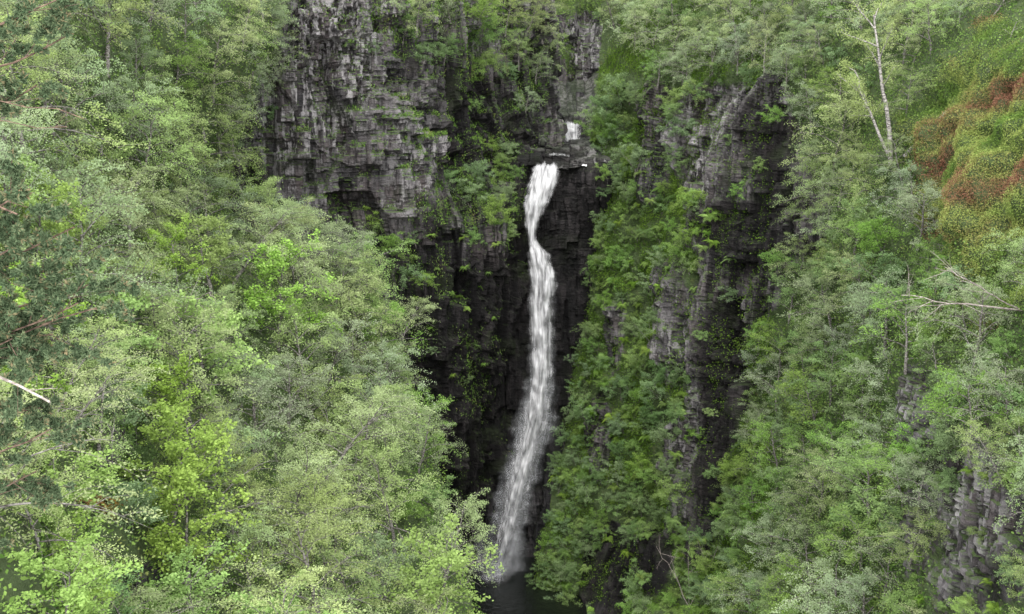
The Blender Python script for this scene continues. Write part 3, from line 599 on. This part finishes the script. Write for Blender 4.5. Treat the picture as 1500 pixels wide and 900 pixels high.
# ------------------------------------------------------------------ special trees
def branchy(tb, p0, p1, r0, n=8, sub=8, subL=.4, seed=0, levels=1, sag=0.0, collect=None, wob=.03):
    r = np.random.default_rng(seed); p0, p1 = np.array(p0, float), np.array(p1, float); L = np.linalg.norm(p1-p0)
    s = np.linspace(0, 1, n)[:, None]; P = p0+(p1-p0)*s+np.cumsum(r.normal(0, wob*L, (n, 3)), 0)*s*(1-s*.6)-np.array([0, 0, 1])*sag*L*s*(1-s)*4
    tb.tube(P, r0, r0*.3, 6 if levels else 4)
    if collect is not None and levels == 0: collect.append(P)
    if levels > 0:
        for k in range(sub):
            u = .2+.8*(k+r.uniform(0, 1))/sub; p = interp(P, min(.999, u)); d = unit(unit(p1-p0)*.8+r.normal(0, .55, 3))
            branchy(tb, p, p+d*L*subL*r.uniform(.5, 1.2)*(1.15-.6*u), r0*.4*(1.1-.6*u), 5, max(3, sub-3), subL*1.05, seed*31+k+1, levels-1, sag*.5, collect)
    return P
h = hit(-260, 1150)
pb = h[0] if h else at(-260, 1150, 16)
pine = bpy.data.objects.new('pine_tree', None); COL.objects.link(pine); pine.location = pb
tag(pine, 'dark scots pine reaching in from the left edge of the photo', 'tree')
Dp = pb.y
tb = Tubes(); top = np.array(at(-230, -260, Dp)-pb); s = np.linspace(0, 1, 12)[:, None]; TP = np.array([0, 0, -.4])*(1-s)+top*s+np.cumsum(np.random.default_rng(3).normal(0, .06, (12, 3)), 0)*s; tb.tube(TP, .22, .07, 9); link('trunk', tb.mesh('trunk'), PINEBARK, pine)
tb = Tubes(); tips = []
for k, (tx_, ty_, dd, yb) in enumerate([(150, 440, -1.2, 400), (120, 330, -1, 330), (150, 390, .3, 400), (40, 260, -1.5, 280), (90, 640, -1, 620), (60, 690, .3, 700), (60, 600, 0, 580), (90, 50, .6, 120), (30, 130, 0, 160), (80, 10, .3, 40), (20, 480, -1, 470), (20, 370, -1.5, 400), (100, 470, -.5, 440), (60, 290, -.6, 300), (130, 420, -1.0, 420)]):
    f_ = min(.97, max(.02, (1150-yb)/1410)); p0 = interp(TP, f_)
    p1 = np.array(at(tx_, ty_, Dp+dd)-pb); branchy(tb, p0, p1, .04, 9, 9, .34, 500+k, 2, .05, tips)
link('branches', tb.mesh('branches'), PINEBARK, pine)
r = np.random.default_rng(9); C = []; AX = []; TT = []
for P in tips:
    d = unit(P[-1]-P[0]); m = 190; v = r.uniform(.2, 1.05, m); idx = (v*(len(P)-1)).astype(int).clip(0, len(P)-2); f_ = (v*(len(P)-1)-idx)[:, None]
    b = P[idx]*(1-f_)+P[idx+1]*f_; a = unit(d*.7+r.normal(0, .6, (m, 3))+np.array([0, 0, .3]))
    C.append(b+a*.055); AX.append(a*2.5); TT.append(np.where(v > .97, r.uniform(.8, 1, m), r.uniform(0, .8, m)))
V, Q, T = leaves(np.concatenate(C), .13, r, .2, .22, np.concatenate(AX), np.concatenate(TT))
link('needles', mesh_np('needles', V, Q, {'tint': T}), LM['pine'], pine)
for k, (a, b_, rr_) in enumerate([((-160, 400), (80, 582), .055), ((-160, 200), (30, 325), .045), ((-160, 60), (130, 150), .02), ((-160, 120), (110, 190), .018)]):
    tb = Tubes(); f_ = min(.97, max(.02, (1150-a[1])/1410)); branchy(tb, interp(TP, f_), at(*b_, Dp-2.6)-pb, rr_, 9, 5 if k > 1 else 3, .2, 700+k, 2 if k > 1 else 1, -.03 if k == 0 else 0, None, .014 if k == 0 else .03); o = link('dead_branch', tb.mesh('dead_branch'), DEAD if k == 0 else PINEBARK, pine)
    if k == 0: o['label'] = 'bare pale grey dead branch'
def special(name, label, base_px, tops, r0, mat, leaf_key, seed, cat='tree', crown_n=0, spread=.5, sub=7, wob=.02):
    h = hit(*base_px); b = h[0]
    root = bpy.data.objects.new(name, None); COL.objects.link(root); root.location = b; tag(root, label, cat)
    tb = Tubes(); tips = []; t2 = Tubes()
    for k, (tx_, ty_, d_) in enumerate(tops):
        p1 = np.array(at(tx_, ty_, b.y+d_)-b); r = np.random.default_rng(seed+k); s = np.linspace(0, 1, 12)[:, None]
        P = p1*s+np.cumsum(r.normal(0, wob*np.linalg.norm(p1), (12, 3)), 0)*s*(1-s*.4); P[0] -= unit(p1)*.3
        tb.tube(P, r0*(1 if k == 0 else .7), r0*.25, 8)
        for j in range(sub):
            u = .35+.65*(j+r.uniform(0, 1))/sub; p = interp(P, min(u, .99)); d = unit(unit(p1)*.6+r.normal(0, .6, 3)); L = np.linalg.norm(p1)*.3*r.uniform(.5, 1.2)
            branchy(t2, p, p+d*L, r0*.3, 6, 5, .45, seed*7+j+k*50, 1, 0, tips)
    link('trunk', tb.mesh('trunk'), mat, root); link('branches', t2.mesh('branches'), mat, root)
    if crown_n:
        r = np.random.default_rng(seed); C = []
        for P in tips: C.append(P[r.integers(0, len(P), crown_n)]+r.normal(0, spread*.35, (crown_n, 3)))
        V, Q, T = leaves(np.concatenate(C), .10, r); link('crown', mesh_np('crown', V, Q, {'tint': T}), LM[leaf_key], root)
    return root
special('birch_tree', 'birch with a bare pale forked trunk above the right slope, left of the heather', (1305, 235), [(1298, 20, 0), (1240, 100, 1)], .2, WHITEBARK, 'birch', 31, crown_n=100, wob=.022)
special('leaning_birch', 'pale birch trunk leaning diagonally to the right above the heather bank', (1330, 225), [(1490, 55, -6)], .2, WHITEBARK, 'birch', 41, crown_n=25)
special('dead_shrub', 'bare grey twiggy dead shrub jutting from the right edge below the heather', (1497, 455), [(1330, 432, -1.5), (1380, 400, -1)], .055, DEAD, None, 51, cat='dead shrub', sub=9)
special('dead_shrub', 'bare twiggy dead bush beside the pale rock, low right of the pool', (1010, 890), [(960, 800, -3), (1050, 800, -3), (1000, 790, -2)], .06, DEAD, None, 61, cat='dead shrub')
special('dead_shrub', 'dry grey bare branches among the trees mid left slope', (225, 480), [(310, 430, -5), (280, 460, -5)], .07, DEAD, None, 71, cat='dead shrub')

# ------------------------------------------------------------------ labels
def region(x, y, zone):
    if zone == 'hill': return 'behind the gorge, ' + ('left of centre' if x < 780 else 'at the centre' if x < 920 else 'right of centre')
    if zone == 'cliff':
        if x > 835: return 'right of the upper fall' if y > 110 else 'at the head of the gully'
        if y < 120: return 'on top of the left cliff' if 480 < x < 690 else "at the cliff's top left" if x <= 480 else 'at the cliff top by the gully'
        if y < 420 and x > 640: return 'on the cliff shelf left of the waterfall'
        return "at the left cliff's lower left edge" if x < 640 else 'on the dark wall left of the waterfall'
    if zone == 'wall':
        b = 'top' if y < 270 else 'upper half' if y < 450 else 'lower half' if y < 680 else 'foot'
        return ('on the near right rock wall, ' if x > 960 else 'on the far right rock wall, ')+b
    if zone == 'left':
        if y < 120: return 'high on the left slope' if x > 200 else 'in the top left corner'
        if y < 280: return 'left of the dark cliff' if x > 200 else 'above the left edge pine'
        if y < 430: return 'behind the dark pine needles' if x < 180 else "below the left cliff's foot" if x < 380 else 'at the gorge rim under the cliff'
        if y < 580: return 'beside the left edge pine' if x < 180 else 'mid left slope' if x < 400 else 'at the rim left of mid waterfall'
        if y < 720: return 'below the pale dead branch' if x < 180 else 'lower mid left slope' if x < 400 else 'at the rim left of lower waterfall'
        return 'in the bottom left corner' if x < 180 else 'at the bottom of the left slope' if x < 430 else 'at the rim left of the pool'
    if y < 130: return 'at the top right of the gorge' if x < 1230 else 'in the top right corner'
    if y < 320: return 'above the right cliff' if x < 1230 else 'left of the heather bank'
    if y < 500: return 'right of the dark right cliff' if x < 1250 else 'below the heather bank'
    if y < 680: return 'right of the tall rock rib' if x < 1250 else 'above the grey outcrop, right edge'
    if x < 900: return 'at the pool, right of it'
    return 'at the bottom right of the pool' if x < 1200 else 'beside the bottom right grey outcrop'
ON = ['', 'second', 'third', 'fourth', 'fifth', 'sixth', 'seventh', 'eighth', 'ninth', 'tenth', 'eleventh', 'twelfth', 'thirteenth', 'fourteenth', 'fifteenth', 'sixteenth', 'seventeenth', 'eighteenth', 'nineteenth', 'twentieth'] + [f'{n}th' for n in range(21, 90)]
def ordn(n): return 'leftmost ' if n == 0 else ON[n]+' from left, '
GZ = {'left': 'on the left slope', 'right': 'on the right slope', 'wall': 'on the right rock wall', 'cliff': 'on the left cliff and gully', 'hill': 'on the hill behind'}
G = defaultdict(list)
for it in ITEMS:
    root, key, size, x, y, zone = it; G[((size+' ' if size else '')+KINDS[key].look, region(x, y, zone))].append(it)
for (look, reg), L in G.items():
    L.sort(key=lambda i: i[3])
    for n, it in enumerate(L): tag(it[0], (ordn(n) if len(L) > 1 else '')+look+' '+reg, KINDS[it[1]].cat, KINDS[it[1]].group+' '+GZ[it[5]])
G = defaultdict(list)
for it in FITEMS: G[region(it[1], it[2], it[3])].append(it)
for reg, L in G.items():
    L.sort(key=lambda i: i[1])
    for n, it in enumerate(L): tag(it[0], (ordn(n) if len(L) > 1 else '')+'arching fern '+reg, 'fern', 'ferns '+GZ[it[3]])

# ------------------------------------------------------------------ overcast sky, soft sun, camera
w = bpy.data.worlds.new('World'); S.world = w; w.use_nodes = True; nt = w.node_tree
bg = nt.nodes['Background']; sky = nt.nodes.new('ShaderNodeTexSky'); sky.sky_type = 'NISHITA'; sky.sun_disc = False
EL, ROT = R(60), R(190); sky.sun_elevation = EL; sky.sun_rotation = ROT; sky.dust_density = 4
cloud = mix(nt, .85, sky.outputs[0], (34.5, 34.6, 34.6))      # an even bright cloud deck under the sky
nt.links.new(cloud, bg.inputs['Color']); bg.inputs['Strength'].default_value = .15
sun = bpy.data.lights.new('sun', 'SUN'); sun.energy = 4.2; sun.angle = R(40); sun.color = (1, .975, .94)
so = bpy.data.objects.new('sun', sun); COL.objects.link(so)
sd = Vector((math.sin(ROT)*math.cos(EL), math.cos(ROT)*math.cos(EL), math.sin(EL))); so.rotation_euler = sd.to_track_quat('Z', 'Y').to_euler(); so.location = (0, -20, 60)
cam = bpy.data.cameras.new('camera'); cam.lens = 35; cam.sensor_width = 36; cam.clip_end = 3000; cam.clip_start = .1
co = bpy.data.objects.new('camera', cam); COL.objects.link(co); co.rotation_euler = (R(80), 0, 0); S.camera = co
S.view_settings.view_transform = 'Standard'; S.view_settings.look = 'None'; S.view_settings.exposure = 0
print('PLAN', len(PLAN), 'ITEMS', len(ITEMS), 'FERNS', len(FITEMS), 'pineD', Dp)
